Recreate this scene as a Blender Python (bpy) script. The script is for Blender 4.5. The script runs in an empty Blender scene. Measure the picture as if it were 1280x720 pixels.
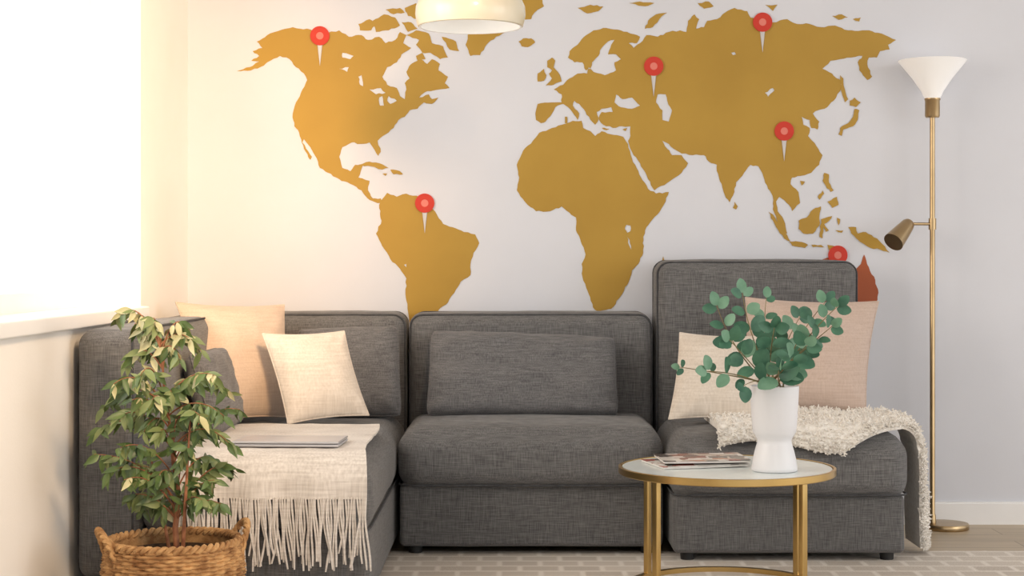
import bpy, math, random
from mathutils import Vector, noise, Matrix
from mathutils.geometry import delaunay_2d_cdt
random.seed(7)
scene = bpy.context.scene
COL = scene.collection
F = 2100.0; HZ = 333.0; CAMY = -6.3; CAMZ = 0.966

def W(px, py, d):
    return Vector(((px-640)*d/F, CAMY+d, CAMZ-(py-HZ)*d/F))

def lin(c):
    return tuple(((v/255)/12.92 if v/255 <= 0.04045 else ((v/255+0.055)/1.055)**2.4) for v in c)+(1.0,)

# ------------------------------------------------------------------ materials
def mat(name, c1, c2=None, rough=0.6, metal=0.0, nscale=8.0, stretch=(1,1,1), bump=0.0, bscale=None,
        bstretch=None, trans=0.0, emis=None, estr=0.0, sheen=0.0, coat=0.0, detail=4.0, lo=0.35, hi=0.65, sss=0.0, spec=0.5):
    m = bpy.data.materials.new(name); m.use_nodes = True
    nt = m.node_tree; n = nt.nodes; l = nt.links
    b = n['Principled BSDF']
    b.inputs['Roughness'].default_value = rough
    b.inputs['Metallic'].default_value = metal
    b.inputs['Base Color'].default_value = lin(c1)
    b.inputs['Coat Weight'].default_value = coat
    b.inputs['Sheen Weight'].default_value = sheen
    b.inputs['Transmission Weight'].default_value = trans
    b.inputs['Specular IOR Level'].default_value = spec
    if sss: b.inputs['Subsurface Weight'].default_value = sss
    if emis:
        b.inputs['Emission Color'].default_value = lin(emis); b.inputs['Emission Strength'].default_value = estr
    tc = n.new('ShaderNodeTexCoord')
    if c2 is not None:
        mp = n.new('ShaderNodeMapping'); mp.inputs['Scale'].default_value = stretch
        no = n.new('ShaderNodeTexNoise'); no.inputs['Scale'].default_value = nscale; no.inputs['Detail'].default_value = detail
        cr = n.new('ShaderNodeValToRGB')
        cr.color_ramp.elements[0].position = lo; cr.color_ramp.elements[0].color = lin(c1)
        cr.color_ramp.elements[1].position = hi; cr.color_ramp.elements[1].color = lin(c2)
        l.new(tc.outputs['Object'], mp.inputs[0]); l.new(mp.outputs[0], no.inputs['Vector'])
        l.new(no.outputs['Fac'], cr.inputs[0]); l.new(cr.outputs[0], b.inputs['Base Color'])
    if bump > 0:
        mp2 = n.new('ShaderNodeMapping'); mp2.inputs['Scale'].default_value = bstretch or (1,1,1)
        no2 = n.new('ShaderNodeTexNoise'); no2.inputs['Scale'].default_value = bscale or nscale; no2.inputs['Detail'].default_value = 3
        bp = n.new('ShaderNodeBump'); bp.inputs['Strength'].default_value = bump; bp.inputs['Distance'].default_value = 0.004
        l.new(tc.outputs['Object'], mp2.inputs[0]); l.new(mp2.outputs[0], no2.inputs['Vector'])
        l.new(no2.outputs['Fac'], bp.inputs['Height']); l.new(bp.outputs[0], b.inputs['Normal'])
    return m

def linen(name, c1, c2, rough=0.9, sc=1.0, bump=0.3, sheen=0.15):
    """woven cloth: horizontal and vertical slubs mixed"""
    m = bpy.data.materials.new(name); m.use_nodes = True
    nt = m.node_tree; n = nt.nodes; l = nt.links; b = n['Principled BSDF']
    b.inputs['Roughness'].default_value = rough; b.inputs['Sheen Weight'].default_value = sheen
    b.inputs['Specular IOR Level'].default_value = 0.2
    tc = n.new('ShaderNodeTexCoord'); outs = []
    for st in ((16*sc, 16*sc, 300*sc), (300*sc, 300*sc, 16*sc)):
        mp = n.new('ShaderNodeMapping'); mp.inputs['Scale'].default_value = st
        no = n.new('ShaderNodeTexNoise'); no.inputs['Scale'].default_value = 1.0; no.inputs['Detail'].default_value = 3
        l.new(tc.outputs['Object'], mp.inputs[0]); l.new(mp.outputs[0], no.inputs['Vector']); outs.append(no.outputs['Fac'])
    a = n.new('ShaderNodeMath'); a.operation = 'ADD'; l.new(outs[0], a.inputs[0]); l.new(outs[1], a.inputs[1])
    h = n.new('ShaderNodeMath'); h.operation = 'MULTIPLY'; h.inputs[1].default_value = 0.5; l.new(a.outputs[0], h.inputs[0])
    cr = n.new('ShaderNodeValToRGB')
    cr.color_ramp.elements[0].position = 0.36; cr.color_ramp.elements[0].color = lin(c1)
    cr.color_ramp.elements[1].position = 0.64; cr.color_ramp.elements[1].color = lin(c2)
    l.new(h.outputs[0], cr.inputs[0]); l.new(cr.outputs[0], b.inputs['Base Color'])
    bp = n.new('ShaderNodeBump'); bp.inputs['Strength'].default_value = bump; bp.inputs['Distance'].default_value = 0.002
    l.new(h.outputs[0], bp.inputs['Height']); l.new(bp.outputs[0], b.inputs['Normal'])
    return m

M_wall = mat('wall_paint', (211,212,218), (216,217,223), rough=0.85, nscale=2.0, bump=0.05, bscale=160)
M_wall_side = mat('side_wall_paint', (240,234,226), (244,239,232), rough=0.85, nscale=2.0, bump=0.08, bscale=120)
M_ceil = mat('ceiling_paint', (235,233,230), (240,238,235), rough=0.9, nscale=3)
M_white = mat('white_paint', (238,236,234), (243,241,239), rough=0.45, nscale=5)
M_gold_map = mat('gold_mural_film', (170,132,44), (178,140,50), rough=0.6, nscale=3)
M_rust_map = mat('rust_mural_film', (158,74,34), (170,84,40), rough=0.6, nscale=3)
M_pin_red = mat('red_pin', (198,62,50), (204,68,55), rough=0.6, nscale=10, spec=.2)
M_pin_pink = mat('pink_pin_center', (220,126,112), (224,132,118), rough=0.6, nscale=10, spec=.2)
M_pin_grey = mat('pale_pin_metal', (196,192,190), (204,200,198), rough=0.4, nscale=10, metal=0.1)
M_sofa = linen('charcoal_linen', (79,78,78), (121,119,118), sc=1.35, bump=.4)
M_sofa_dark = linen('charcoal_linen_base', (77,76,76), (117,115,114), sc=1.35, bump=.4)
M_pipe = mat('charcoal_piping', (58,58,60), (74,74,76), rough=0.9, nscale=60)
M_foot = mat('black_plastic', (22,22,22), (30,30,30), rough=0.5, nscale=20)
M_gray_cush = linen('gray_cushion_linen', (80,79,80), (121,119,119), sc=1.35, bump=.4)
M_beige = linen('beige_cushion_cloth', (192,170,152), (206,186,168), sc=0.8, bump=0.2)
M_cream = linen('cream_cushion_cloth', (206,193,178), (224,213,200), sc=0.6, bump=0.3)
M_rose = linen('rose_beige_cushion_cloth', (188,166,152), (202,182,169), sc=0.8, bump=0.2)
M_throw = linen('oatmeal_woven_wool', (198,189,180), (230,223,215), sc=0.5, bump=0.8)
M_fluffy = mat('cream_shaggy_wool', (228,220,209), (247,242,234), rough=0.95, nscale=90, bump=0.9, bscale=160, sheen=0.3)
M_brass = mat('brushed_brass', (196,164,104), (208,176,116), rough=0.28, metal=1.0, nscale=6)
M_brass_lamp = mat('antique_brass', (160,136,100), (178,154,118), rough=0.3, metal=1.0, nscale=6)
M_tabletop = mat('white_glass_top', (220,227,226), (226,233,232), rough=0.22, nscale=3, spec=.35)
M_ceramic = mat('white_ceramic', (226,225,227), (232,231,233), rough=0.4, nscale=3)
M_shade = mat('opal_glass', (246,244,242), (250,248,246), rough=0.3, nscale=4, emis=(255,252,246), estr=0.12)
M_pendant = mat('cream_enamel', (218,210,186), (224,216,194), rough=0.3, nscale=3, coat=0.3)
M_pend_in = mat('white_enamel_inside', (245,243,238), (250,248,244), rough=0.5, nscale=3, emis=(255,252,246), estr=0.15)
M_cord = mat('pale_cord', (215,210,200), (222,216,206), rough=0.6, nscale=30)
M_silver = mat('silver_aluminium', (190,190,194), (198,198,202), rough=0.35, metal=0.5, nscale=6)
M_dark = mat('dark_keyboard_gap', (60,60,64), (70,70,74), rough=0.5, nscale=20)
M_basket = mat('woven_seagrass', (140,98,58), (206,164,112), rough=0.85, nscale=26, bump=0.5, bscale=220, bstretch=(1,1,3))
M_soil = mat('dark_soil', (48,36,26), (84,64,46), rough=1.0, nscale=60, bump=0.8, bscale=90)
M_bark = mat('reddish_bark', (128,78,52), (166,112,78), rough=0.85, nscale=40, bump=0.4, bscale=90)
M_leafA = mat('ficus_green', (66,88,46), (102,124,68), rough=0.42, nscale=14, sss=0.05)
M_leafB = mat('ficus_olive', (104,120,68), (140,150,96), rough=0.45, nscale=14, sss=0.05)
M_leafC = mat('ficus_light_struck', (182,176,128), (210,202,158), rough=0.5, nscale=14, sss=0.05)  # pale leaf colour stands in for strong light on the foliage
M_euA = mat('eucalyptus_green', (50,96,76), (78,126,98), rough=0.5, nscale=18)
M_euB = mat('eucalyptus_pale_green', (98,142,114), (126,166,138), rough=0.55, nscale=18)
M_stem = mat('eucalyptus_stem', (112,94,62), (138,126,84), rough=0.7, nscale=30)
M_page = mat('magazine_paper', (222,218,212), (236,233,228), rough=0.5, nscale=30)

# ------------------------------------------------------------------ mesh builder
class MB:
    def __init__(s): s.v=[]; s.f=[]; s.m=[]
    def add(s, vs, fs, mi=0):
        o=len(s.v); s.v += [Vector(v) for v in vs]
        for f in fs: s.f.append([i+o for i in f]); s.m.append(mi)
    def box(s, lo, hi, mi=0):
        x0,y0,z0=lo; x1,y1,z1=hi
        s.add([(x0,y0,z0),(x1,y0,z0),(x1,y1,z0),(x0,y1,z0),(x0,y0,z1),(x1,y0,z1),(x1,y1,z1),(x0,y1,z1)],
              [(0,3,2,1),(4,5,6,7),(0,1,5,4),(1,2,6,5),(2,3,7,6),(3,0,4,7)],mi)
    def tube(s, pts, r, n=8, closed=False, mi=0, caps=True):
        pts=[Vector(p) for p in pts]; N=len(pts)
        rs = r if isinstance(r,(list,tuple)) else [r]*N
        vs=[]; up=None
        for i,p in enumerate(pts):
            if closed: t=(pts[(i+1)%N]-pts[i-1])
            else: t=pts[min(i+1,N-1)]-pts[max(i-1,0)]
            t.normalize()
            if up is None:
                up=Vector((0,0,1)) if abs(t.z)<0.9 else Vector((0,1,0))
            a=(up-t*up.dot(t))
            if a.length<1e-4: a=t.orthogonal()
            a.normalize(); up=a; b=t.cross(a)
            for k in range(n):
                an=2*math.pi*k/n
                vs.append(p+(a*math.cos(an)+b*math.sin(an))*rs[i])
        fs=[]
        R=N if closed else N-1
        for i in range(R):
            j=(i+1)%N
            for k in range(n):
                fs.append((i*n+k,i*n+(k+1)%n,j*n+(k+1)%n,j*n+k))
        if not closed and caps:
            fs.append(tuple(reversed(range(n)))); fs.append(tuple((N-1)*n+k for k in range(n)))
        s.add(vs,fs,mi)
    def lathe(s, prof, c, n=48, mi=0, rfun=None):
        c=Vector(c); vs=[]; 
        for i,(r,z) in enumerate(prof):
            for k in range(n):
                a=2*math.pi*k/n
                rr = max(r,0.0001) if rfun is None else rfun(i,a,r)
                vs.append(c+Vector((rr*math.cos(a),rr*math.sin(a),z)))
        fs=[]
        for i in range(len(prof)-1):
            for k in range(n):
                fs.append((i*n+k,i*n+(k+1)%n,(i+1)*n+(k+1)%n,(i+1)*n+k))
        s.add(vs,fs,mi)
    def rbox(s, lo, hi, r, inner=8, bt=0.0, bf=0.0, nz=0.0, mi=0):
        lo=Vector(lo); hi=Vector(hi); c=(lo+hi)/2; h=(hi-lo)/2
        def samp(H):
            e=[math.tan(math.radians(45)*k/4)*r for k in range(5)]
            L=[-H+ (r-x) for x in reversed(e)]
            M=[-(H-r)+2*(H-r)*k/inner for k in range(1,inner)]
            return L+M+[-x for x in reversed(L)]
        S=[samp(h.x),samp(h.y),samp(h.z)]; idx={}; vs=[]; fs=[]
        def V(p):
            k=(round(p[0],6),round(p[1],6),round(p[2],6))
            if k in idx: return idx[k]
            p=Vector(p); cl=Vector([max(-(h[i]-r),min(h[i]-r,p[i])) for i in range(3)])
            d=p-cl
            q=cl+d.normalized()*r if d.length>1e-9 else p
            wx=max(0,1-(p.x/h.x)**2); wy=max(0,1-(p.y/h.y)**2); wz=max(0,1-(p.z/h.z)**2)
            if p.z>0: q.z+=bt*math.sqrt(wx*wy)
            if p.y<0: q.y-=bf*math.sqrt(wx*wz)
            q=q+c
            if nz: q+=noise.noise_vector(q*7)*nz
            idx[k]=len(vs); vs.append(q); return idx[k]
        for ax in range(3):
            a,b=[(1,2),(2,0),(0,1)][ax]
            for sg in (-1,1):
                for i in range(len(S[a])-1):
                    for j in range(len(S[b])-1):
                        q=[]
                        for (u,w) in ((i,j),(i+1,j),(i+1,j+1),(i,j+1)):
                            p=[0,0,0]; p[ax]=sg*h[ax]; p[a]=S[a][u]; p[b]=S[b][w]; q.append(V(p))
                        fs.append(q if sg>0 else q[::-1])
        s.add(vs,fs,mi)

def wpos(o):
    p=o.location.copy()
    while o.parent: o=o.parent; p+=o.location
    return p

def make(name, mb, mats, parent=None, smooth=True, label=None, category=None, group=None, kind=None, angle=40):
    me=bpy.data.meshes.new(name)
    mn=Vector([min(v[i] for v in mb.v) for i in range(3)]); mx=Vector([max(v[i] for v in mb.v) for i in range(3)])
    o0=Vector(((mn.x+mx.x)/2,(mn.y+mx.y)/2,mn.z))
    me.from_pydata([v-o0 for v in mb.v],[],mb.f)
    if not isinstance(mats,(list,tuple)): mats=[mats]
    for m in mats: me.materials.append(m)
    me.polygons.foreach_set('material_index',mb.m)
    if smooth:
        me.polygons.foreach_set('use_smooth',[True]*len(me.polygons))
        me.set_sharp_from_angle(angle=math.radians(angle))
    me.update()
    o=bpy.data.objects.new(name,me); COL.objects.link(o)
    if parent: o.parent=parent; o.location=o0-wpos(parent)
    else: o.location=o0
    if label: o['label']=label
    if category: o['category']=category
    if group: o['group']=group
    if kind: o['kind']=kind
    return o

def empty(name, loc, label, category, group=None, parent=None):
    o=bpy.data.objects.new(name,None); COL.objects.link(o); o.empty_display_size=0.05
    if parent: o.parent=parent; o.location=Vector(loc)-wpos(parent)
    else: o.location=loc
    if label: o['label']=label
    if category: o['category']=category
    if group: o['group']=group
    return o

# ------------------------------------------------------------------ room
LX=-1.216
def struct(name, mb, m, smooth=False, **k): return make(name,mb,m,smooth=smooth,kind='structure',**k)
b=MB(); b.box((LX-0.25,0,-0.1),(5.0,0.15,2.6)); struct('wall_back',b,M_wall)
WY0,WY1,WZ0,WZ1=-3.3,-0.80,0.83,2.35
b=MB()
b.box((LX-0.22,-7.5,0),(LX,0,WZ0)); b.box((LX-0.22,-7.5,WZ1),(LX,0,2.6))
b.box((LX-0.22,WY1,WZ0),(LX,0,WZ1)); b.box((LX-0.22,-7.5,WZ0),(LX,WY0,WZ1))
struct('wall_left',b,M_wall_side)
b=MB(); b.box((LX-0.25,-7.5,2.6),(5.0,0.15,2.7)); struct('ceiling',b,M_ceil)

mf=bpy.data.materials.new('light_oak_planks'); mf.use_nodes=True
nt=mf.node_tree; n=nt.nodes; l=nt.links; bs=n['Principled BSDF']; bs.inputs['Roughness'].default_value=0.4
tc=n.new('ShaderNodeTexCoord'); br=n.new('ShaderNodeTexBrick'); br.inputs['Scale'].default_value=1.0
br.inputs['Brick Width'].default_value=1.4; br.inputs['Row Height'].default_value=0.14; br.inputs['Mortar Size'].default_value=0.002
br.inputs['Color1'].default_value=lin((186,168,142)); br.inputs['Color2'].default_value=lin((172,154,128)); br.inputs['Mortar'].default_value=lin((130,110,86))
no=n.new('ShaderNodeTexNoise'); mp=n.new('ShaderNodeMapping'); mp.inputs['Scale'].default_value=(3,50,1); no.inputs['Scale'].default_value=1; no.inputs['Detail'].default_value=6
mx=n.new('ShaderNodeMix'); mx.data_type='RGBA'; mx.blend_type='OVERLAY'; mx.inputs['Factor'].default_value=0.3
l.new(tc.outputs['Object'],br.inputs['Vector']); l.new(tc.outputs['Object'],mp.inputs[0]); l.new(mp.outputs[0],no.inputs['Vector'])
l.new(br.outputs['Color'],mx.inputs[6]); l.new(no.outputs['Fac'],mx.inputs[7]); l.new(mx.outputs[2],bs.inputs['Base Color'])
b=MB(); b.box((LX-0.25,-7.5,-0.1),(5.0,0,0)); struct('floor',b,mf)
b=MB(); b.box((LX,-0.016,0),(5.0,0,0.078)); b.box((LX,-0.011,0.078),(5.0,0,0.084)); struct('baseboard_back',b,M_white)
b=MB(); b.box((LX,-7.5,0),(LX+0.016,-0.016,0.08)); struct('baseboard_left',b,M_white)
b=MB(); b.rbox((LX-0.22,WY0+0.001,WZ0-0.035),(LX+0.03,WY1-0.001,WZ0+0.006),0.006,inner=2); struct('trim_1',b,M_white,smooth=True)
b=MB(); fx0,fx1=LX-0.215,LX-0.165
b.box((fx0,WY0,WZ0+.004),(fx1,WY1,WZ0+0.06)); b.box((fx0,WY0,WZ1-0.06),(fx1,WY1,WZ1))
for yy in (WY0,WY1-0.06,(WY0+WY1)/2-0.03): b.box((fx0,yy,WZ0+.06),(fx1,yy+0.06,WZ1-.06))
struct('window_1',b,M_white)

# ------------------------------------------------------------------ map mural
def frac(pts, seed, amp=0.12, minl=5.0):
    rnd=random.Random(seed); out=[]
    N=len(pts)
    for i in range(N):
        a=pts[i]; c=pts[(i+1)%N]; out.append(a)
        L=math.hypot(c[0]-a[0],c[1]-a[1])
        if L>minl:
            k=max(1,min(4,int(L/5)))
            nx,ny=-(c[1]-a[1])/L,(c[0]-a[0])/L
            for j in range(1,k+1):
                t=j/(k+1)+rnd.uniform(-0.08,0.08)/k
                o=rnd.uniform(-1,1)*min(amp*L,0.9)
                out.append((a[0]+(c[0]-a[0])*t+nx*o, a[1]+(c[1]-a[1])*t+ny*o))
    return out
NA=[(296,89),(312,84),(324,77),(314,76),(324,70),(316,64),(328,60),(321,52),(334,44),(350,38),(366,34),(388,37),(410,41),(424,38),(436,46),(452,44),(460,50),
(474,46),(482,54),(494,50),(500,40),(508,44),(504,54),(514,60),(502,68),(496,78),(484,84),(478,96),(484,106),(496,110),(500,120),(506,124),(508,112),(506,104),(512,98),(508,90),(514,80),
(526,74),(534,80),(540,74),(550,80),(548,88),(560,96),(556,104),(562,110),(548,112),(534,114),(524,122),(536,118),(540,124),(548,122),(540,130),(530,128),(522,136),(512,138),(506,146),(498,150),(492,160),
(482,168),(472,176),(476,190),(473,195),(466,184),(462,178),(450,180),(440,178),(428,184),(424,196),(428,210),(438,214),(444,206),(454,206),(450,218),(448,222),(462,226),(460,238),(466,248),(476,248),(480,254),
(472,254),(462,250),(452,238),(438,230),(424,224),(410,216),(400,210),(396,198),(388,184),(380,174),(378,178),(390,196),(388,200),(380,186),(374,166),(368,158),(366,142),(370,128),(378,112),(384,100),(380,92),(370,84),(362,74),(350,70),(338,76),(330,82),(314,88)]
SA=[(474,256),(484,241),(496,246),(508,242),(524,246),(536,256),(546,268),(554,280),(566,284),(580,290),(594,293),(599,304),(592,316),(588,330),(588,344),(576,352),(568,366),(560,378),(548,388),(546,400),(538,420),(525,440),(515,425),(511,395),(507,370),(508,348),(500,336),(488,324),(478,308),(470,292),(477,276)]
GL=[(556,-30),(600,-45),(660,-40),(690,-20),(678,0),(680,8),(668,16),(664,24),(650,24),(640,36),(620,46),(608,56),(600,69),(588,70),(582,56),(586,40),(576,22),(566,0)]
AF=[(690,160),(702,156),(716,151),(727,151),(729,160),(738,164),(744,170),(752,164),(764,168),(779,171),(785,180),(790,198),(799,218),(810,236),(820,242),(836,240),(832,252),(822,268),(808,284),(804,296),(804,316),(798,330),(790,338),(786,352),(776,370),(764,386),(748,390),(741,384),(736,368),(728,346),(727,330),(732,318),(726,302),(720,288),(720,272),(712,266),(702,258),(688,264),(670,264),(656,252),(646,238),(649,222),(646,206),(654,188),(666,176),(674,166)]
EA=[(672,130),(690,128),(702,128),(702,118),(692,112),(704,106),(712,98),(722,92),(734,92),(736,84),(742,90),(756,94),(770,88),(768,78),(776,74),(770,68),(760,68),(764,56),(768,50),(760,52),(752,60),(748,70),(740,78),(738,86),(732,88),(728,78),(718,78),(710,72),(712,64),(722,56),(730,46),(742,38),(758,35),(772,37),(788,42),(800,46),(796,54),(786,54),(792,60),(800,54),(808,44),(822,46),(836,40),(850,38),(858,40),(860,26),(868,18),(874,24),(870,36),(880,34),(884,26),(896,24),(906,16),(918,10),(934,14),(938,22),
(950,22),(966,28),(984,24),(996,30),(1012,30),(1026,34),(1044,32),(1060,38),(1082,38),(1102,42),(1120,50),(1110,56),(1112,62),(1100,64),(1096,72),(1086,72),(1084,80),(1090,96),(1084,100),(1074,88),(1072,78),(1078,70),(1064,72),(1050,74),(1038,76),(1028,86),(1040,92),(1052,102),(1050,114),(1042,126),(1034,134),(1022,138),(1016,142),(1024,152),(1022,162),(1014,160),(1012,150),(1002,146),(1004,156),(1012,160),(1010,170),(1020,182),(1028,194),(1024,206),(1014,216),(1000,220),(990,222),(988,230),(998,240),(1000,254),(990,264),(986,256),(980,250),(974,246),(970,252),(972,264),(980,276),(984,292),(980,292),(972,278),(966,262),(966,246),(960,236),(954,220),(948,208),(938,206),(930,216),(920,228),(918,240),(912,253),(906,244),(902,230),(896,214),(896,206),(886,202),(880,194),(866,194),(852,192),(842,186),(836,180),(828,176),(834,186),(840,194),(852,194),(860,204),(852,216),(838,226),(818,238),(810,224),(800,204),(790,190),(785,176),(788,170),(788,158),(778,158),(766,160),(754,156),(748,148),(752,140),(766,140),(764,134),(752,136),(746,140),(748,150),(744,156),(738,150),(732,140),(724,130),(718,126),(716,132),(724,142),(722,150),(718,144),(710,134),(704,130),(694,134),(690,142),(682,152),(676,154),(670,150),(670,138)]
AU=[(985,352),(1004,340),(1020,326),(1034,322),(1050,324),(1054,334),(1068,340),(1076,330),(1080,318),(1086,334),(1094,350),(1098,366),(1094,384),(1082,400),(1060,404),(1040,396),(1010,402),(990,396),(982,376)]
holes=[[(770,118),(778,124),(790,122),(800,132),(790,136),(776,134),(768,128)],
[(822,118),(832,118),(834,126),(840,138),(836,152),(828,150),(828,138),(820,128)],
[(783,281),(788,282),(788,289),(784,291),(781,286)],[(784,296),(787,300),(789,312),(786,306)],
[(462,112),(476,110),(482,116),(470,118)],[(474,122),(478,120),(480,132),(475,132)],[(486,120),(496,126),(488,130),(484,126)],
[(428,66),(442,70),(438,74),(428,72)],[(424,86),(436,84),(434,90)],[(448,96),(452,94),(454,108),(450,106)],[(914,66),(918,65),(920,68),(916,69)],[(956,116),(966,110),(968,113),(960,121)],[(505,331),(508,330),(508,334)]]
isl=[[(448,30),(462,24),(470,30),(464,38),(450,38)],[(466,26),(480,18),(494,22),(500,32),(486,38),(470,40)],[(482,12),(500,10),(506,16),(492,18)],
[(506,10),(520,4),(530,14),(522,24),(510,20)],[(502,28),(514,28),(522,36),(510,40)],[(508,44),(520,38),(536,42),(540,54),(554,58),(560,72),(550,74),(538,66),(528,66),(520,56),(524,50)],
[(522,24),(538,26),(548,34),(534,38)],[(552,46),(570,52),(574,64),(562,62)],[(520,70),(528,66),(532,74),(522,76)],
[(648,52),(654,48),(664,48),(669,53),(660,59),(652,58)],
[(684,76),(690,72),(694,76),(692,84),(700,94),(702,102),(692,106),(682,107),(690,98),(686,92),(690,88),(684,84)],
[(672,92),(680,86),(683,94),(680,101),(672,102)],
[(722,10),(738,6),(754,8),(748,14),(734,17)],[(786,4),(800,2),(818,4),(806,8)],[(806,36),(810,26),(820,18),(834,16),(824,24),(816,34)],[(872,4),(886,2),(892,8),(880,11)],[(956,6),(972,6),(966,14)],
[(1040,20),(1052,18),(1060,22),(1048,25)],[(1066,24),(1076,22),(1074,27)],
[(448,206),(462,202),(474,204),(486,210),(478,212),(464,208)],[(488,212),(500,214),(504,218),(492,218)],[(478,217),(484,217),(482,220)],
[(706,146),(709,146),(709,154),(706,154)],[(752,160),(762,161),(758,163)],[(778,162),(784,160),(782,164)],
[(829,320),(826,334),(818,344),(815,360),(822,364),(830,350),(833,332)],
[(918,252),(922,258),(920,262),(916,260)],
[(1050,94),(1054,98),(1056,112),(1060,124),(1056,128),(1052,116)],[(1062,126),(1068,122),(1076,128),(1070,134),(1062,132)],[(1068,136),(1074,138),(1072,150),(1066,158),(1054,162),(1052,170),(1048,168),(1050,160),(1060,154),(1066,146)],
[(1000,226),(1006,227),(1002,232)],
[(1030,216),(1036,218),(1036,228),(1042,238),(1038,240),(1032,232),(1028,226)],[(1034,252),(1046,246),(1048,256),(1040,260)],[(1022,246),(1028,238),(1030,242),(1024,250)],
[(998,276),(1008,272),(1016,262),(1026,258),(1024,270),(1024,282),(1016,292),(1004,292),(998,286)],
[(960,264),(966,268),(974,280),(984,294),(988,302),(980,298),(970,284)],[(986,302),(998,302),(1010,306),(1006,310),(990,307)],
[(1026,274),(1040,270),(1036,276),(1030,280),(1036,288),(1032,290),(1029,284),(1028,298),(1024,296)],[(1014,306),(1026,306),(1030,309),(1016,309)],[(1034,306),(1044,308),(1036,313)],[(1046,272),(1050,274),(1048,282)],[(1044,288),(1054,288),(1052,291)],
[(1060,284),(1070,284),(1072,292),(1082,290),(1096,298),(1106,308),(1112,316),(1100,312),(1088,310),(1078,304),(1070,298),(1064,292)],
[(1106,296),(1116,292),(1114,298),(1108,300)]]
def inside(pt, poly):
    x,y=pt; c=False; N=len(poly)
    for i in range(N):
        x1,y1=poly[i]; x2,y2=poly[i-1]
        if (y1>y)!=(y2>y) and x<(x2-x1)*(y-y1)/(y2-y1)+x1: c=not c
    return c
def mural_mesh(polys, holes, y):
    mb=MB()
    hq=[frac(h,900+i) for i,h in enumerate(holes)]
    for i,p in enumerate(polys):
        q=frac(p,i+3)
        hs=[h for h in hq if inside(h[0],q)]
        vs=[]; ed=[]
        for loop in [q]+hs:
            o=len(vs); vs+= [Vector(c) for c in loop]; ed+=[(o+k,o+(k+1)%len(loop)) for k in range(len(loop))]
        ov,oe,of,_,_,_=delaunay_2d_cdt(vs,ed,[],0,1e-4)
        keep=[]
        for f in of:
            cx=sum(ov[k].x for k in f)/len(f); cy=sum(ov[k].y for k in f)/len(f)
            if inside((cx,cy),q) and not any(inside((cx,cy),h) for h in hs): keep.append(list(f))
        mb.add([((v.x-640)*0.003,y-0.00004*i,CAMZ-(v.y-HZ)*0.003) for v in ov],keep)
    for k,f in enumerate(mb.f):
        a,b_,c=mb.v[f[0]],mb.v[f[1]],mb.v[f[2]]
        if (b_-a).cross(c-a).y>0: mb.f[k]=f[::-1]
    return mb
mural=empty('world_map_mural',(0.2,-0.001,1.4),'gold world map mural covering the pale wall','wall decal')
make('map_land',mural_mesh([NA,SA,GL,AF,EA]+isl,holes,-0.0015),M_gold_map,parent=mural,smooth=False)
make('map_land',mural_mesh([AU],[],-0.0015),M_rust_map,parent=mural,smooth=False,label='rust-coloured australia shape')

def ring(mb,c,r0,r1,y0,y1,n=40,mi=0):
    vs=[]
    for (r,y) in ((r0,y0),(r1,y0),(r1,y1),(r0,y1)):
        for k in range(n):
            a=2*math.pi*k/n; vs.append((c[0]+r*math.cos(a),y,c[1]+r*math.sin(a)))
    fs=[]
    for q in range(4):
        for k in range(n):
            fs.append((q*n+k,((q+1)%4)*n+k,((q+1)%4)*n+(k+1)%n,q*n+(k+1)%n))
    mb.add(vs,fs,mi)
pinlab=["red ring map pin on the north american landmass","red ring map pin on the south american landmass","red ring map pin on the european landmass","red ring map pin near the northern asian coast","red ring map pin on the east asian landmass","red ring map pin above the australian landmass beside the sofa back"]
for i,(px,py) in enumerate([(400,45),(531,254),(817,83),(953,28),(980,164),(1047,319)]):
    cx=(px-640)*.003; cz=CAMZ-(py-HZ)*.003
    e=empty('map_pin',(cx,-0.003,cz-0.108),pinlab[i],'map pin',group='red map pins on the wall mural')
    mb=MB(); ring(mb,(cx,cz),0.014,0.036,-0.001,-0.008); make('pin_head',mb,M_pin_red,parent=e)
    mb=MB(); ring(mb,(cx,cz),0.0001,0.0142,-0.001,-0.007); make('pin_center',mb,M_pin_pink,parent=e,label='pale pink centre disc')
    mb=MB(); mb.add([(cx-.010,-.001,cz-.034),(cx+.010,-.001,cz-.034),(cx,-.004,cz-.114),(cx-.008,-.006,cz-.034),(cx+.008,-.006,cz-.034)],[(0,2,3),(3,2,4),(4,2,1),(0,1,2),(0,3,4,1)])
    make('pin_spike',mb,M_pin_grey,parent=e,smooth=False,label='pale grey tapered spike')

# ------------------------------------------------------------------ rug
mr=bpy.data.materials.new('pale_patterned_rug'); mr.use_nodes=True
nt=mr.node_tree; n=nt.nodes; l=nt.links; bs=n['Principled BSDF']; bs.inputs['Roughness'].default_value=0.95
tc=n.new('ShaderNodeTexCoord'); vo=n.new('ShaderNodeTexBrick'); vo.inputs['Scale'].default_value=1
vo.inputs['Brick Width'].default_value=0.13; vo.inputs['Row Height'].default_value=0.09; vo.inputs['Mortar Size'].default_value=0.014; vo.inputs['Mortar Smooth'].default_value=0.8
vo.inputs['Color1'].default_value=lin((212,202,190)); vo.inputs['Color2'].default_value=lin((196,185,173)); vo.inputs['Mortar'].default_value=lin((228,220,210))
n2=n.new('ShaderNodeTexNoise'); n2.inputs['Scale'].default_value=140
bp=n.new('ShaderNodeBump'); bp.inputs['Strength'].default_value=0.6; bp.inputs['Distance'].default_value=0.004
l.new(tc.outputs['Object'],vo.inputs['Vector']); l.new(vo.outputs['Color'],bs.inputs['Base Color'])
l.new(tc.outputs['Object'],n2.inputs['Vector']); l.new(n2.outputs['Fac'],bp.inputs['Height']); l.new(bp.outputs[0],bs.inputs['Normal'])
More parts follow.
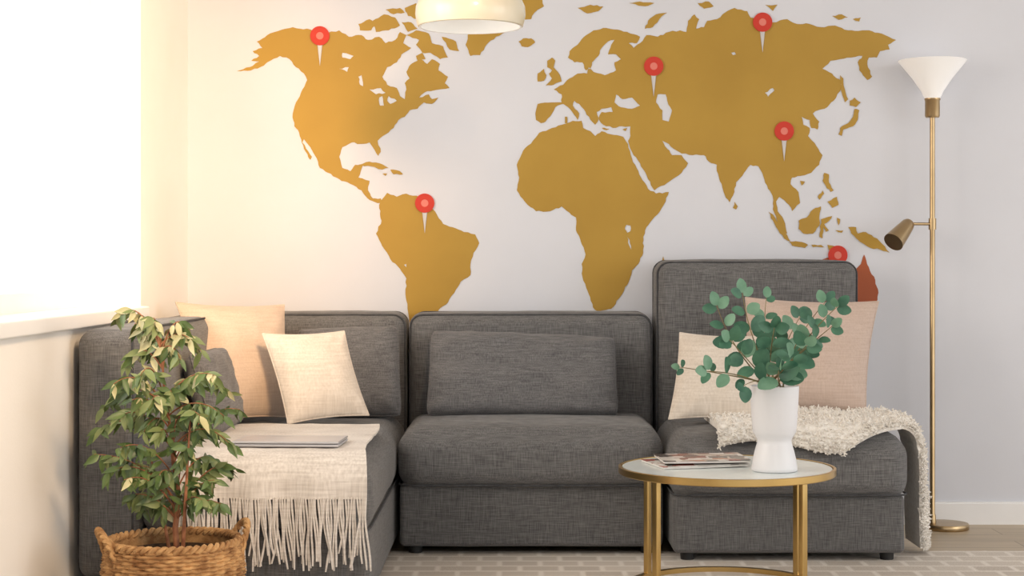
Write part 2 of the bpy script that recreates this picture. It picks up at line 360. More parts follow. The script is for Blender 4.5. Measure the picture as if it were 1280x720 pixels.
b=MB(); b.rbox((-1.05,-3.4,0.0),(2.4,-0.66,0.012),0.005,inner=10)
make('rug',b,mr,label='pale beige patterned area rug under the coffee table',category='rug')

# ------------------------------------------------------------------ sofa
sofa=empty('sectional_sofa',(0.1,-0.8,0.0),'charcoal gray linen modular sectional sofa against the wall','sofa')
def rrect(x0,x1,z0,z1,r,y,n=6):
    pts=[]
    for (cx,cz,a0) in ((x1-r,z1-r,0),(x0+r,z1-r,90),(x0+r,z0+r,180),(x1-r,z0+r,270)):
        for k in range(n+1):
            a=math.radians(a0+90*k/n); pts.append((cx+r*math.cos(a),y,cz+r*math.sin(a)))
    return pts
def rrect_h(x0,x1,y0,y1,r,z,n=6):
    return [(p[0],p[2],z) for p in rrect(x0,x1,y0,y1,r,0,n)]
def feet(x0,x1,y0,y1,z=0.012):
    for x in (x0+.05,x1-.05):
        for y in (y0+.05,y1-.05):
            mb=MB(); zz = 0.012 if y< -0.6 else 0.0
            mb.lathe([(0,zz),(.022,zz),(.025,.05),(0,.05)],(x,y,0),n=16); make('foot',mb,M_foot,parent=sofa)
def backrest(x0,x1,y0,y1,z0,z1,r=0.045,pipe='y'):
    mb=MB(); mb.rbox((x0,y0,z0),(x1,y1,z1),r,inner=8,bt=0.008,bf=0.012,nz=0.004)
    if pipe=='y':
        mb.tube(rrect(x0+.004,x1-.004,z0+.01,z1-.004,r,y0+r*0.45),0.0035,n=6,closed=True,mi=1)
        mb.tube(rrect(x0+.004,x1-.004,z0+.01,z1+.002,r,y1-r*0.45),0.0035,n=6,closed=True,mi=1)
    else:
        mb.tube([(x1-r*.45,p[0],p[2]) for p in rrect(y0+.004,y1-.004,z0+.01,z1+.001,r,0)],0.0035,n=6,closed=True,mi=1)
    return make('backrest',mb,[M_sofa,M_pipe],parent=sofa)
def seat(x0,x1,y0,y1,z0,z1,bt=0.02):
    mb=MB(); mb.rbox((x0,y0,z0),(x1,y1,z1),0.075,inner=10,bt=bt,bf=0.014,nz=0.004)
    mb.tube(rrect_h(x0+.006,x1-.006,y0+.004,y1,0.05,z0+.028),0.0035,n=6,closed=True,mi=1)
    return make('seat',mb,[M_sofa,M_pipe],parent=sofa)
def base(x0,x1,y0,y1,z0,z1):
    mb=MB(); mb.rbox((x0,y0,z0),(x1,y1,z1),0.018,inner=4,nz=0.002); return make('base',mb,M_sofa_dark,parent=sofa)
base(-.372,.500,-.74,-.03,.037,.245); seat(-.380,.506,-.765,-.20,.215,.430)
backrest(-.372,.508,-.25,-.03,.24,.795); feet(-.372,.5,-.74,-.03)
base(.522,1.272,-.87,-.03,.037,.225); seat(.514,1.286,-.89,-.20,.20,.418)
backrest(.521,1.250,-.25,-.03,.22,.985); feet(.522,1.272,-.87,-.03)
base(-1.18,-.392,-1.68,-.03,.037,.24); seat(-1.03,-.386,-1.70,-.20,.215,.430,bt=.012)
backrest(-1.02,-.382,-.25,-.03,.24,.795); backrest(-1.195,-1.02,-1.70,-.03,.10,.79,pipe='x'); feet(-1.18,-.392,-1.68,-.03)

# ------------------------------------------------------------------ cushions
def pillow(name, TL,TR,BR,BL, T, m, label, pinch=0.06, p=2.4, ex=0.6, n=26, wr=0.004, group=None, seam=True, seed=0, cr=0.0):
    TL,TR,BR,BL=map(Vector,(TL,TR,BR,BL)); N=(TR-TL).cross(BL-TL).normalized()
    if N.y>0: N=-N
    mb=MB(); vs=[]; fs=[]; idx={}
    def pos(u,v):
        uu=u*(1-pinch*(1-v*v)); vv=v*(1-pinch*(1-u*u))
        if cr:
            k=(abs(u)**8)*(abs(v)**8); uu*=1-cr*k; vv*=1-cr*k
        s=(uu+1)/2; t=(vv+1)/2
        return TL*(1-s)*(1-t)+TR*s*(1-t)+BR*s*t+BL*(1-s)*t
    us=[math.sin(math.pi/2*(-1+2*i/n)) for i in range(n+1)]
    for side in (1,-1):
        for i,u in enumerate(us):
            for j,v in enumerate(us):
                edge=i in(0,n) or j in (0,n)
                key=(i,j,0 if edge else side)
                if key in idx: continue
                h=((max(0,1-abs(u)**p))*(max(0,1-abs(v)**p)))**ex
                q=pos(u,v)+N*side*T*0.5*h
                if not edge:
                    w=noise.noise(Vector((u*2.2+seed*3.1,v*2.2,side*2.0)))*wr*2.5+noise.noise(Vector((u*6+seed,v*6,side*3.0)))*wr
                    cc=(abs(u)*abs(v))**1.5
                    w+=cc*wr*1.6*math.sin(14*(abs(u)-abs(v))+seed)
                    q+=N*w*min(1,h*2)
                idx[key]=len(vs); vs.append(q)
        for i in range(n):
            for j in range(n):
                ks=[]
                for (a,c) in ((i,j),(i+1,j),(i+1,j+1),(i,j+1)):
                    e=a in(0,n) or c in (0,n); ks.append(idx[(a,c,0 if e else side)])
                fs.append(ks if side<0 else ks[::-1])
    mb.add(vs,fs)
    if seam:
        path=[idx[(i,0,0)] for i in range(n)]+[idx[(n,j,0)] for j in range(n)]+[idx[(n-i,n,0)] for i in range(n)]+[idx[(0,n-j,0)] for j in range(n)]
        mb.tube([vs[k] for k in path],0.003,n=5,closed=True)
    return make(name,mb,m,label=label,category='cushion',group=group,angle=75)
g='gray lumbar cushions on the sofa'
pillow('cushion',W(538,413,5.99),W(770,422,5.99),W(774,520,5.86),W(532,520,5.86),.12,M_gray_cush,'long charcoal gray lumbar cushion on the middle seat',pinch=.02,p=6,ex=.45,cr=.04,group=g,seed=1,wr=.006)
pillow('cushion',W(372,412,5.99),W(498,408,5.98),W(502,520,5.86),W(362,522,5.86),.12,M_gray_cush,'charcoal gray lumbar cushion in the sofa corner behind beige cushions',pinch=.02,p=6,ex=.45,cr=.04,group=g,seed=2,wr=.006)
pillow('cushion',Vector((-.98,-1.20,.70)),Vector((-.965,-.80,.70)),Vector((-.90,-.80,.45)),Vector((-.90,-1.20,.45)),.10,M_gray_cush,'charcoal gray lumbar cushion behind the ficus plant',pinch=.02,p=6,ex=.45,cr=.04,group=g,seed=3)
g='throw pillows on the sofa'
pillow('throw_pillow',W(220,378,5.72),W(355,381,5.93),W(366,522,5.72),W(262,528,5.50),.15,M_beige,'large plain beige square pillow leaning in sofa corner',group=g,seed=4)
pillow('throw_pillow',W(328,417,5.62),W(430,414,5.70),W(461,519,5.56),W(360,530,5.45),.11,M_cream,'small cream knit square pillow leaning on beige pillow',group=g,seed=5,wr=.005)
pillow('throw_pillow',W(850,416,5.84),W(952,420,5.86),W(948,524,5.64),W(836,524,5.64),.10,M_cream,'cream square pillow against the tall sofa back',group=g,seed=6)
pillow('throw_pillow',W(932,372,5.97),W(1098,377,5.88),W(1082,514,5.70),W(926,514,5.80),.14,M_rose,'large rose beige square pillow against the tall sofa back',group=g,seed=7)

# ------------------------------------------------------------------ oatmeal throw with fringe
th=empty('fringed_throw_blanket',(-.64,-1.3,.44),'oatmeal woven throw blanket with long fringe draped over the seat','blanket')
prof=[]
for k in range(22): prof.append((-.90-(1.64-.90)*k/21,.4535))
for k in range(1,9):
    a=math.pi/2*k/8; prof.append((-1.64-.092*math.sin(a),.3615+.092*math.cos(a)))
prof.append((-1.733,.348)); prof.append((-1.734,.334))
NT=40; vs=[]; fs=[]
def tx(t,i):
    s=i/(len(prof)-1)
    xl=-.93+.02*s+.010*math.sin(s*7); xr=-.425+.028*s+.006*math.sin(s*9)
    return xl+(xr-xl)*t
for lay,off in ((0,0.0),(1,0.006)):
    for i,(y,z) in enumerate(prof):
        for k in range(NT+1):
            t=k/NT; x=tx(t,i)
            hang=max(0,(i-22)/(len(prof)-23)) if i>22 else 0
            yy=y-.010*math.sin(t*19)*hang + .01*math.sin(t*5)*(1 if i==0 else 0)
            zz=z+.0035*noise.noise(Vector((x*14,y*14,0)))
            if i<=22: zz+=off
            else:
                a=min(1,(i-22)/7)*math.pi/2; yy-=off*math.sin(a); zz+=off*math.cos(a)
            vs.append((x,yy,zz))
NP=len(prof); st=NP*(NT+1)
for lay in (0,1):
    for i in range(NP-1):
        for k in range(NT):
            q=[lay*st+i*(NT+1)+k,lay*st+i*(NT+1)+k+1,lay*st+(i+1)*(NT+1)+k+1,lay*st+(i+1)*(NT+1)+k]
            fs.append(q if lay==0 else q[::-1])
for i in range(NP-1):
    for k in (0,NT):
        a=i*(NT+1)+k; b2=(i+1)*(NT+1)+k; fs.append([a,b2,b2+st,a+st])
for k in range(NT):
    for i in (0,NP-1):
        a=i*(NT+1)+k; fs.append([a,a+1,a+1+st,a+st])
mb=MB(); mb.add(vs,fs); make('blanket_body',mb,M_throw,parent=th)
mb=MB(); rnd=random.Random(4)
for k in range(92):
    t=(k+.5)/92; x=tx(t,NP-1)+rnd.uniform(-.002,.002); y=-1.737-.010*math.sin(t*19)
    L=.182+rnd.uniform(-.03,.02); dx=rnd.uniform(-.016,.016); dy=rnd.uniform(-.012,.004)
    pts=[(x+dx*s*s+.003*math.sin(s*6+k),y+dy*s-.002,.338-L*s) for s in [j/7 for j in range(8)]]
    mb.tube(pts,[.0028,.0036,.0028,.0032,.0030,.003,.0034,.0024],n=5)
o=make('fringe',mb,M_throw,parent=th); o['kind']='stuff'

# ------------------------------------------------------------------ shaggy throw
vs=[]; fs=[]; nrm=[]
path=[]
for k in range(40): path.append((.665+(1.262-.665)*k/39,.438,0))
for k in range(1,13):
    a=math.pi/2*k/12; path.append((1.262+.062*math.sin(a),.376+.062*math.cos(a),0))
for k in range(1,34): path.append((1.324+.030*(k/33)**.8,.376-.345*k/33,1))
NPa=len(path); NW=50
for lay in (0,1):
    for i,(x,z,h) in enumerate(path):
        s=i/(NPa-1)
        fr=max(0,min(1,(40-i)/14))
        y0=-.835-.085*fr+.02*math.sin(s*16)*fr; y1=-.52+.04*math.sin(s*6+1)
        if i>39:
            q=min(1,(i-39)/45); y0=y0+.10*q; y1=y1-.03*q
        for k in range(NW+1):
            t=k/NW; u=y0+(y1-y0)*t; y=u; zc=z; wrap=0
            if u<-.825 and i<=45:
                wrap=min(1.5,(-.825-u)/.08); y=-.825-.084*math.sin(wrap); zc=z-.084*(1-math.cos(wrap))
            rr=.022*(1-abs(2*t-1)**4)+.004
            if lay==0:
                fold=.012*math.sin(t*9+s*5)+.012*noise.noise(Vector((x*9,u*9,z*9)))
                sh=.010*noise.noise(Vector((x*60,u*60,z*60)))+.006*noise.noise(Vector((x*130,u*130,z*130)))
                d=rr+fold*.7+sh+.006
            else: d=0.0
            if i<=39: N_=Vector((0,-math.sin(wrap),math.cos(wrap)))
            elif h==0:
                a=math.pi/2*(i-39)/12; N_=Vector((math.sin(a),-math.sin(wrap)*.5,math.cos(a))).normalized()
            else: N_=Vector((1,0,0)); y+=.012*math.sin(z*14)
            vs.append(Vector((x,y,zc))+N_*d); nrm.append(N_)
st=NPa*(NW+1)
for lay in (0,1):
    for i in range(NPa-1):
        for k in range(NW):
            q=[lay*st+i*(NW+1)+k,lay*st+i*(NW+1)+k+1,lay*st+(i+1)*(NW+1)+k+1,lay*st+(i+1)*(NW+1)+k]
            fs.append(q[::-1] if lay==0 else q)
for i in range(NPa-1):
    for k in (0,NW):
        a=i*(NW+1)+k; b2=(i+1)*(NW+1)+k; fs.append([a,b2,b2+st,a+st])
for k in range(NW):
    for i in (0,NPa-1):
        a=i*(NW+1)+k; fs.append([a,a+1,a+1+st,a+st])
mb=MB(); mb.add(vs,fs)
rnd=random.Random(9)
for k in range(5200):
    i=rnd.randrange(NPa); j=rnd.randrange(NW+1) if rnd.random()<.8 else rnd.randrange(5); p=Vector(vs[i*(NW+1)+j])
    out=nrm[i*(NW+1)+j].copy()
    if j<4: out=out*.6+Vector((0,-1,0))
    d=(out.normalized()+Vector((rnd.uniform(-1,1),rnd.uniform(-1,1),rnd.uniform(-1,.4)))*.9).normalized()
    L=rnd.uniform(.007,.016); c=p+d*L*.5+Vector((rnd.uniform(-.004,.004),0,rnd.uniform(-.004,.002)))
    mb.tube([p-d*.003,c,p+d*L],[.0024,.0026,.0012],n=4)
make('shaggy_throw_blanket',mb,M_fluffy,label='cream shaggy knitted throw draped over the chaise seat edge',category='blanket',angle=80)

# ------------------------------------------------------------------ laptop
def rotz(mb,c,a):
    c=Vector(c); R=Matrix.Rotation(a,3,'Z')
    mb.v=[R@(v-c)+c for v in mb.v]; return mb
lx,ly_=-.628,-1.53
lap=empty('laptop',(lx,ly_,.463),'closed thin silver laptop lying on the fringed throw','laptop')
lc=(lx,ly_,0); la=math.radians(-3)
mb=MB(); mb.rbox((lx-.15,ly_-.09,.4625),(lx+.15,ly_+.09,.470),.0032,inner=4); make('laptop_base',rotz(mb,lc,la),M_silver,parent=lap)
mb=MB(); mb.box((lx-.14,ly_-.083,.4695),(lx+.14,ly_+.083,.4718)); make('keyboard',rotz(mb,lc,la),M_dark,parent=lap,label='dark keyboard gap')
mb=MB(); mb.rbox((lx-.15,ly_-.09,.4715),(lx+.15,ly_+.09,.4775),.0028,inner=4); make('laptop_lid',rotz(mb,lc,la),M_silver,parent=lap)

# ------------------------------------------------------------------ coffee table
TX,TY,TZ=.636,-1.32,.372; FZ=.012; RT=.320
tab=empty('coffee_table',(TX,TY,FZ),'round coffee table with white glass top and brass frame','coffee table')
mb=MB(); mb.lathe([(0,TZ-.010),(RT-.014,TZ-.010),(RT-.0095,TZ-.007),(RT-.0095,TZ-.003),(RT-.012,TZ),(0,TZ)],(TX,TY,0),n=96); make('tabletop',mb,M_tabletop,parent=tab)
mb=MB(); mb.lathe([(RT-.0085,TZ-.019),(RT-.002,TZ-.019),(RT,TZ-.017),(RT,TZ+.001),(RT-.002,TZ+.002),(RT-.0085,TZ+.002),(RT-.0085,TZ-.0105),(RT-.032,TZ-.0105),(RT-.032,TZ-.019),(RT-.0085,TZ-.019)],(TX,TY,0),n=96); make('table_rim',mb,M_brass,parent=tab)
mb=MB(); mb.lathe([(.270,FZ),(.290,FZ),(.290,FZ+.014),(.270,FZ+.014),(.270,FZ)],(TX,TY,0),n=96); make('base_ring',mb,M_brass,parent=tab)
for (dx,dy) in ((-.224,-.172),(-.222,.176),(.193,-.207),(.238,.155)):
    a=math.atan2(dy,dx)
    R=Matrix.Rotation(a,3,'Z'); bb=MB(); bb.rbox((.272,-.011,FZ+.01),(.289,.011,TZ-.017),.003,inner=2)
    bb.v=[R@v+Vector((TX,TY,0)) for v in bb.v]; make('leg',bb,M_brass,parent=tab)

# ------------------------------------------------------------------ magazines
def cover_mat(name, cols, sc):
    m=bpy.data.materials.new(name); m.use_nodes=True; nt=m.node_tree; n=nt.nodes; l=nt.links; b=n['Principled BSDF']; b.inputs['Roughness'].default_value=.25
    tc=n.new('ShaderNodeTexCoord'); v=n.new('ShaderNodeTexVoronoi'); v.distance='CHEBYCHEV'; v.inputs['Scale'].default_value=sc
    cr=n.new('ShaderNodeValToRGB'); cr.color_ramp.interpolation='CONSTANT'
    while len(cr.color_ramp.elements)<len(cols): cr.color_ramp.elements.new(.5)
    for i,c in enumerate(cols): cr.color_ramp.elements[i].position=i/len(cols); cr.color_ramp.elements[i].color=lin(c)
    l.new(tc.outputs['Object'],v.inputs['Vector']); l.new(v.outputs['Color'],cr.inputs[0]); l.new(cr.outputs[0],b.inputs['Base Color']); return m
cmA=cover_mat('magazine_print_warm',[(214,206,200),(150,80,68),(190,178,166),(92,82,78),(228,222,216),(196,150,130)],22)
cmB=cover_mat('magazine_print_grey',[(224,220,216),(120,112,108),(206,200,194),(170,100,90),(236,232,228)],16)
def magazine(cx,cy,z,w,h,t,ang,cm,label):
    e=empty('magazine',(cx,cy,z),label,'magazine',group='magazines stacked on the coffee table')
    def sheet(z0,z1,w,h,curl):
        mb=MB(); n=14; vs=[]; fs=[]
        for lay in (0,1):
            for i in range(n+1):
                for j in range(3):
                    x=-w/2+w*i/n; y=-h/2+h*j/2; s=i/n
                    vs.append((x,y,(z0 if lay==0 else z1)+curl*s*s))
        st=(n+1)*3
        for i in range(n):
            for j in range(2):
                a=i*3+j; fs.append([a,a+1,a+4,a+3]); fs.append([st+a,st+a+3,st+a+4,st+a+1])
            for j in (0,2):
                a=i*3+j; fs.append([a,a+3,a+3+st,a+st])
        for i in (0,n):
            for j in range(2):
                a=i*3+j; fs.append([a,a+1,a+1+st,a+st])
        mb.add(vs,fs); R=Matrix.Rotation(ang,3,'Z'); mb.v=[R@v+Vector((cx,cy,0)) for v in mb.v]; return mb
    make('page_block',sheet(z+.0006,z+t,w*.985,h*.98,0.002),M_page,parent=e)
    make('magazine_cover',sheet(z+t+.0003,z+t+.0012,w,h,0.003),cm,parent=e,label='printed cover with photos')
magazine(.548,-1.26,TZ+.0005,.27,.21,.006,math.radians(14),cmB,'glossy magazine with pale cover under another magazine')
magazine(.570,-1.245,TZ+.0125,.26,.20,.006,math.radians(4),cmA,'glossy magazine with reddish photo cover on top of stack')

# ------------------------------------------------------------------ vase
VD=4.88
vc=W(968,588,VD); vx,vy=vc.x,vc.y; vz=TZ+.0005
pr=[(0,0),(.066,0),(.070,.003),(.0695,.012),(.066,.035),(.060,.060),(.0535,.082),(.0515,.090),(.0535,.098),(.060,.108),(.0655,.118),(.0685,.140),(.071,.18),(.0735,.225),(.0745,.253),(.074,.2565),(.072,.257),(.070,.254),(.066,.15),(.048,.095),(.045,.08),(.055,.02),(0,.012)]
ks=VD/5.07*.985
pr=[(r*ks,z*ks*1.015) for r,z in pr]
mb=MB(); mb.lathe(pr,(vx,vy,vz),n=64); make('vase',mb,M_ceramic,label='white waisted ceramic vase on the coffee table',category='vase',angle=60)

# ------------------------------------------------------------------ eucalyptus
eu=empty('eucalyptus_bouquet',(vx,vy,vz+.02),'green eucalyptus branches standing in the white vase','plant')
stem=MB(); leaf=MB(); rnd=random.Random(23)
def bez(a,b,c,n=14):
    return [a*(1-t)**2+b*2*t*(1-t)+c*t*t for t in [i/n for i in range(n+1)]]
def disc_leaf(mb,base,d,nrm,L,wd,mi,cup=.12):
    d=d.normalized(); sx=d.cross(nrm).normalized(); nn=sx.cross(d).normalized()
    prof=[(0,.04),(.10,.55),(.25,.88),(.45,1.0),(.65,.92),(.85,.62),(.96,.3),(1,.06)]
    vs=[]; fs=[]
    for (t,w) in prof:
        c=base+d*L*t-nn*cup*L*(t-.5)**2
        for q in (-1,-.5,0,.5,1): vs.append(c+sx*wd*.5*w*q+nn*abs(q)*cup*wd*.45*w)
    for i in range(7):
        for k in range(4): fs.append([i*5+k,i*5+k+1,i*5+k+6,i*5+k+5])
    mb.add(vs,fs,mi)
D=VD
mouth=Vector((vx,vy,vz+.245))
stems=[((850,459),-.09,(915,468),3,.62),((884,464),-.17,(925,465),3,1.05),((896,382),-.05,(915,440),4,1.0),((928,366),.05,(935,420),4,1.0),((958,372),.12,(950,430),4,.85),
((1048,382),-.07,(1000,425),5,.92),((1033,376),.05,(985,430),4,.85),((1040,408),-.12,(1000,440),4,.85),((1008,432),-.15,(985,455),3,1.05),((968,410),-.12,(962,440),3,1.05),((930,482),-.19,(950,470),2,1.0),((1000,396),.12,(980,430),4,.95),((912,425),-.17,(940,455),3,1.05),((975,458),-.2,(970,470),2,1.1),((990,448),-.18,(980,465),2,1.1)]
for si,(tip,dd_,ct,cnt,sz) in enumerate(stems):
    d=D+dd_
    a0=Vector((vx+rnd.uniform(-.03,.03),vy+rnd.uniform(-.03,.03),vz+.03)); m0=mouth+Vector((rnd.uniform(-.03,.03),rnd.uniform(-.03,.03),0))
    T=W(tip[0],tip[1],d); C=W(ct[0],ct[1],(d+D)/2)
    pts=bez(m0,C,T,16); stem.tube([a0]+pts,[.003]+[.0026-.0016*i/16 for i in range(17)],n=6)
    for k in range(cnt):
        t=.38+.58*k/(cnt-1) if cnt>1 else .9
        f=t*16; i=min(15,int(f)); p=pts[i].lerp(pts[i+1],f-i); tan=(pts[i+1]-pts[i]).normalized()
        for sgn in (-1,1):
            if rnd.random()<.1: continue
            side=tan.cross(Vector((0,-1,0))).normalized()*sgn
            dd=(tan*.6+side*1.0+Vector((0,rnd.uniform(-.7,.5),rnd.uniform(-.2,.2)))).normalized()
            nr=Vector((rnd.uniform(-.7,.7),-1,rnd.uniform(-.2,1.0)))
            L=(.070-.028*t)*sz*rnd.uniform(.85,1.12)
            disc_leaf(leaf,p+dd*.004,dd,nr,L,L*rnd.uniform(.68,.85),0 if rnd.random()<.72 else 1)
    tan=(pts[-1]-pts[-2]).normalized()
    disc_leaf(leaf,pts[-1],tan,Vector((.2,-1,.3)),.044*sz,.032*sz,1 if rnd.random()<.5 else 0)
make('stems',stem,M_stem,parent=eu); make('leaves',leaf,[M_euA,M_euB],parent=eu,angle=180)

# ------------------------------------------------------------------ floor lamp
LD=6.19; k_=LD/F; px0=(1165.5-640)*k_; ly=CAMY+LD
def zz(py): return CAMZ-(py-HZ)*k_
bx=px0+.045
fl=empty('floor_lamp',(bx,ly,0),'slim brass floor lamp with white cone shade and side spotlight','floor lamp')
mb=MB(); mb.lathe([(0,0),(.086,0),(.088,.003),(.088,.017),(.085,.021),(.02,.024),(0,.024)],(bx,ly,0),n=64); make('lamp_base',mb,M_brass_lamp,parent=fl)
mb=MB(); mb.lathe([(0,.02),(.014,.022),(.012,.05),(.0095,.055),(.0095,zz(146)),(0,zz(146))],(px0,ly,0),n=24); make('pole',mb,M_brass_lamp,parent=fl)
mb=MB(); mb.lathe([(0,zz(147)),(.024,zz(147)),(.027,zz(145)),(.027,zz(126)),(.029,zz(125)),(.029,zz(123)),(0,zz(123))],(px0,ly,0),n=32); make('socket',mb,M_brass_lamp,parent=fl)
mb=MB(); mb.lathe([(.027,zz(124)),(.040,zz(114)),(.072,zz(98)),(.112,zz(81)),(.124,zz(76)),(.122,zz(75.5)),(.108,zz(82)),(.068,zz(99)),(.036,zz(115)),(0,zz(121))],(px0,ly,0),n=64); make('lamp_shade',mb,M_shade,parent=fl,label='white conical uplight shade')
mb=MB(); mb.tube([(px0,ly,zz(280)),(px0-.085,ly-.02,zz(280))],.0055,n=12); mb.lathe([(0,zz(287)),(.014,zz(287)),(.014,zz(273)),(0,zz(273))],(px0,ly,0),n=20); make('side_arm',mb,M_brass_lamp,parent=fl)
A=Vector((px0-.095,ly-.02,zz(281))); Bp=Vector(((1111-640)*k_,ly-.075,zz(303)))
ax=(Bp-A).normalized(); L=(Bp-A).length
pts=[A-ax*.012,A-ax*.010,A,A+ax*.01,A+ax*L*.5,A+ax*L]
mb=MB(); mb.tube(pts,[.012,.020,.0245,.026,.032,.038],n=28,caps=False)
mb.tube([A+ax*L,A+ax*(L-.0005),A+ax*(L-.02),A+ax*(L-.05)],[.038,.035,.033,.02],n=28); mb.tube([A-ax*.0125,A-ax*.012],[.011,.012],n=28)
make('spotlight_head',mb,M_brass_lamp,parent=fl,label='brass cylindrical spotlight head')

# ------------------------------------------------------------------ pendant
PD=5.3; pk=PD/F; pxx=(588-640)*pk; pyy=CAMY+PD; pz=CAMZ-(34-HZ)*pk; 
pe=empty('pendant_lamp',(pxx,pyy,pz),'cream enamel dome pendant lamp hanging from the ceiling','pendant lamp')
R=.166
mb=MB(); mb.lathe([(R-.004,0),(R,.002),(R+.005,.02),(R+.008,.04),(R+.006,.065),(R-.008,.095),(R-.035,.125),(R-.075,.148),(R-.115,.160),(.03,.166),(.028,.19),(.0,.19)],(pxx,pyy,pz),n=72)
make('lamp_shade',mb,M_pendant,parent=pe)
mb=MB(); mb.lathe([(R-.004,.0),(R-.010,.001),(R-.008,.02),(R-.010,.06),(R-.03,.105),(R-.08,.135),(0,.15)],(pxx,pyy,pz),n=72); make('shade_lining',mb,M_pend_in,parent=pe,label='white inside of the shade')
mb=MB(); mb.lathe([(0,.035),(.02,.04),(.032,.06),(.028,.085),(.016,.105),(.016,.14),(0,.145)],(pxx,pyy,pz),n=24); make('bulb',mb,M_pend_in,parent=pe,label='white light bulb')
mb=MB(); mb.tube([(pxx,pyy,pz+.185),(pxx,pyy,2.58)],.003,n=8); make('cord',mb,M_cord,parent=pe)
mb=MB(); mb.lathe([(0,2.555),(.05,2.56),(.055,2.6),(0,2.6)],(pxx,pyy,0),n=32); make('ceiling_canopy',mb,M_pendant,parent=pe)

# ------------------------------------------------------------------ basket + ficus
BX,BY=-.866,-2.0; BH=.262
bk=empty('wicker_basket',(BX,BY,.012),'round woven seagrass basket holding the ficus plant','basket')
rows=26; prof=[]
for i in range(rows*4+1):
    s=i/(rows*4); z=.012+.008+(BH-.02)*s
    r=.135+.045*math.sin(min(1,s*1.25)*math.pi/2)-.012*max(0,(s-.7)/.3)
    prof.append((r,z))
def wv(i,a,r):
    row=i//4; ph=math.pi*(row%2)
    return r+.0042*math.cos(a*24+ph)+.003*math.cos((i%4)/4*2*math.pi+math.pi)
mb=MB(); mb.lathe(prof,(BX,BY,0),n=192,rfun=wv)
inner=[(p[0]-.010,p[1]) for p in prof[::-4]]; mb.lathe(inner,(BX,BY,0),n=64); mb.lathe([(0,.012),(.13,.012),(.137,.022)],(BX,BY,0),n=64)
make('basket_body',mb,M_basket,parent=bk,angle=80)
mb=MB(); rt=prof[-1][0]
for s in range(2):
    pts=[]
    for k in range(240):
        a=2*math.pi*k/240; w=a*26+s*math.pi
        pts.append((BX+(rt-.004+.006*math.cos(w))*math.cos(a),BY+(rt-.004+.006*math.cos(w))*math.sin(a),BH+.002+.006*math.sin(w)))
    mb.tube(pts,.0065,n=6,closed=True)
make('basket_rim',mb,M_basket,parent=bk,label='braided rim')
for a0 in (math.radians(205),math.radians(25)):
    mb=MB()
    for s in range(2):
        pts=[]
        for k in range(49):
            t=k/48; an=a0+(t-.5)*.75; rr=rt+.002+.020*math.sin(math.pi*t); w=t*40+s*math.pi
            h=BH-.050+.090*math.sin(math.pi*t)**.6
            pts.append((BX+(rr+.0045*math.cos(w))*math.cos(an),BY+(rr+.0045*math.cos(w))*math.sin(an),h+.0045*math.sin(w)))
        mb.tube(pts,.006,n=6)
    make('handle',mb,M_basket,parent=bk)

fi=empty('ficus_plant',(BX,BY,.05),'weeping ficus with green leaves, some coloured pale for light on top, in the basket','plant')
mb=MB()
mb.lathe([(0,.05),(.118,.05),(.150,.235),(.146,.235),(.142,.222),(.1,.226),(.05,.230),(0,.232)],(BX,BY,0),n=48)
make('soil',mb,M_soil,parent=fi)
tr=MB(); lf=MB(); rnd=random.Random(11); D0=4.3
trunk=[W(222,700,D0),W(219,660,D0),W(224,620,4.31),W(217,580,4.29),(W(214,540,4.3)),W(206,500,4.31),W(203,450,4.3),W(196,415,4.3)]
tp=[]
for i in range(len(trunk)-1):
    for k in range(4): tp.append(trunk[i].lerp(trunk[i+1],k/4))
tp.append(trunk[-1]); tr.tube(tp,[.0085-.007*i/(len(tp)-1) for i in range(len(tp))],n=8)
t2=bez(W(228,700,4.28),W(232,620,4.25),W(238,520,4.22),12); tr.tube(t2,[.006-.004*i/12 for i in range(13)],n=7)
t3=bez(W(214,700,4.33),W(204,640,4.36),W(186,560,4.36),12); tr.tube(t3,[.0055-.004*i/12 for i in range(13)],n=7)
def fleaf(base,d,L,wd,mi):
    d=d.normalized(); nr=Vector((rnd.uniform(-.9,.9),-1,rnd.uniform(-.3,1.0))); sx=d.cross(nr).normalized(); nn=sx.cross(d).normalized()
    prof=[(0,.03),(.15,.6),(.35,1),(.6,.85),(.82,.4),(1,.02)]; vs=[]; fs=[]; bend=rnd.uniform(.05,.25)
    for (t,w) in prof:
        c=base+d*L*t-nn*bend*L*t*t
        for q in (-1,0,1): vs.append(c+sx*wd*.5*w*q+nn*abs(q)*.18*wd*w)
    for i in range(5):
        for k in range(2): fs.append([i*3+k,i*3+k+1,i*3+k+4,i*3+k+3])
    lf.add(vs,fs,mi)
tips=[(146,396),(168,405),(190,400),(232,408),(252,440),(158,450),(142,480),(175,470),(122,540),(118,568),(136,590),(150,520),(160,620),(178,640),(196,600),(288,490),(270,470),(300,512),(288,556),(294,585),(268,600),(276,630),(252,625),(235,560),(200,450),(226,450),(214,490),(180,540),(250,520),(200,540),(240,480),(262,540),(190,500),(150,560),(205,640),(170,585),(212,430),(180,430),(222,520),(165,500),(280,520),(240,600),(130,510),(268,575),(155,600)]
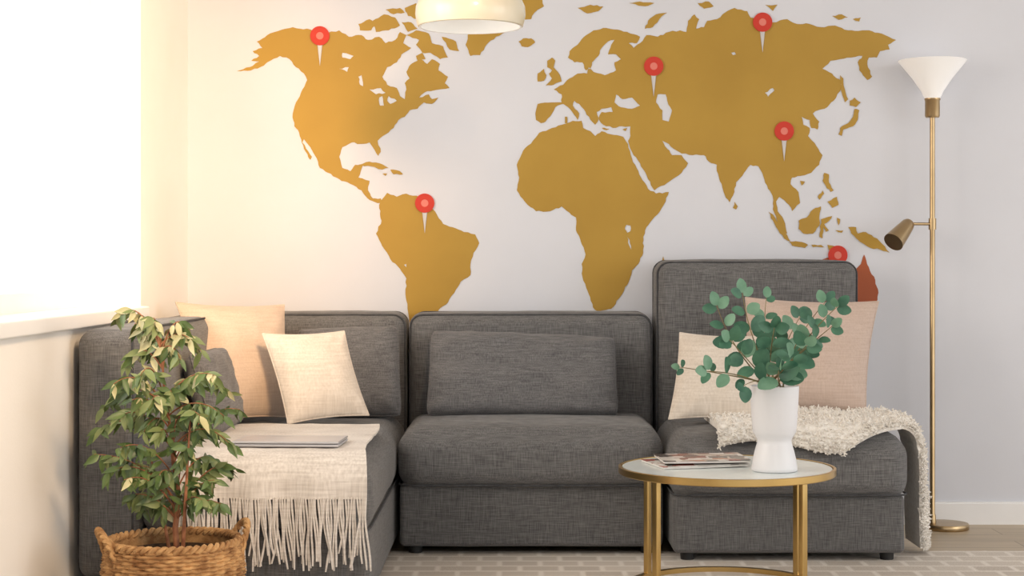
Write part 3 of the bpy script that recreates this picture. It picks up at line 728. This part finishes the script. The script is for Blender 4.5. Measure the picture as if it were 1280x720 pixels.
for (x,y) in tips:
    sy=min(650,max(430,y+rnd.uniform(-10,60))); 
    st_=min(tp,key=lambda p:abs((HZ+(CAMZ-p.z)*F/(p.y-CAMY))-sy))
    d=D0+rnd.uniform(-.14,.13); T=W(x,y,d)
    mid=(st_+T)/2+Vector((0,0,.05+.05*rnd.random()))
    pts=bez(st_,mid,T,12); tr.tube(pts,[.0024-.0015*i/12 for i in range(13)],n=5)
    cnt=int(11+(T-st_).length/.016)
    pal = 1.0 if (y<450) else (.35 if y<490 else .10)  # share of leaves coloured as if washed out by light, highest at the top
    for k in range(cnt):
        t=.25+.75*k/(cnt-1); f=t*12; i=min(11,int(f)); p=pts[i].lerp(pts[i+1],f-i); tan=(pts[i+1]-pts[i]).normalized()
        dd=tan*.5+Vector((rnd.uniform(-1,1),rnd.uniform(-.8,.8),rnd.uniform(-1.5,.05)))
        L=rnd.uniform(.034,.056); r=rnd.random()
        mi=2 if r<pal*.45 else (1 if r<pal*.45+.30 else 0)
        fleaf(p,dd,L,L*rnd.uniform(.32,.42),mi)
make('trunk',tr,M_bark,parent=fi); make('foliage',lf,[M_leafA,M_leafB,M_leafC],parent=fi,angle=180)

# ------------------------------------------------------------------ lights / world / camera
w=bpy.data.worlds.new('World'); scene.world=w; w.use_nodes=True
bg=w.node_tree.nodes['Background']; bg.inputs[0].default_value=(1.0,.997,.995,1); bg.inputs[1].default_value=1.42
def area(name,loc,target,sx,sy,energy,col):
    L=bpy.data.lights.new(name,'AREA'); L.shape='RECTANGLE'; L.size=sx; L.size_y=sy; L.energy=energy; L.color=col
    o=bpy.data.objects.new(name,L); COL.objects.link(o); o.location=loc
    o.rotation_euler=(Vector(target)-Vector(loc)).to_track_quat('-Z','Y').to_euler(); return o
area('window_daylight',(-2.6,-2.6,1.9),(-.6,0,1.1),1.8,1.8,60,(1.0,.90,.78))
area('added_side_fill',(4.6,-3.6,1.6),(-1.2,-1.5,.9),2.5,2.0,40,(1.0,.98,.96))  # unseen fill added on the right to brighten the left wall
def spot(name,loc,tgt,e,col,ang,soft=.3):
    L=bpy.data.lights.new(name,'SPOT'); L.energy=e; L.color=col; L.spot_size=math.radians(ang); L.spot_blend=1.0; L.shadow_soft_size=soft
    o=bpy.data.objects.new(name,L); COL.objects.link(o); o.location=loc
    o.rotation_euler=(Vector(tgt)-o.location).to_track_quat('-Z','Y').to_euler()
spot('added_corner_glow_spot',(.2,-3.3,2.4),(-1.5,-.25,1.25),640,(1.0,.66,.36),46)  # unseen spot added to imitate the warm window flare in the corner
spot('added_left_foreground_spot',(.9,-4.6,2.2),(-1.35,-1.6,.55),330,(1.0,.72,.46),34)  # second unseen spot, added to warm the plant, sofa arm and lower left wall
cam=bpy.data.cameras.new('camera'); co=bpy.data.objects.new('camera',cam); COL.objects.link(co)
co.location=(0,CAMY,CAMZ); co.rotation_euler=(math.pi/2,0,0); cam.sensor_width=36; cam.lens=F/1280*36; cam.shift_y=-27/1280
cam.clip_end=50
scene.camera=co
scene.view_settings.view_transform='Standard'
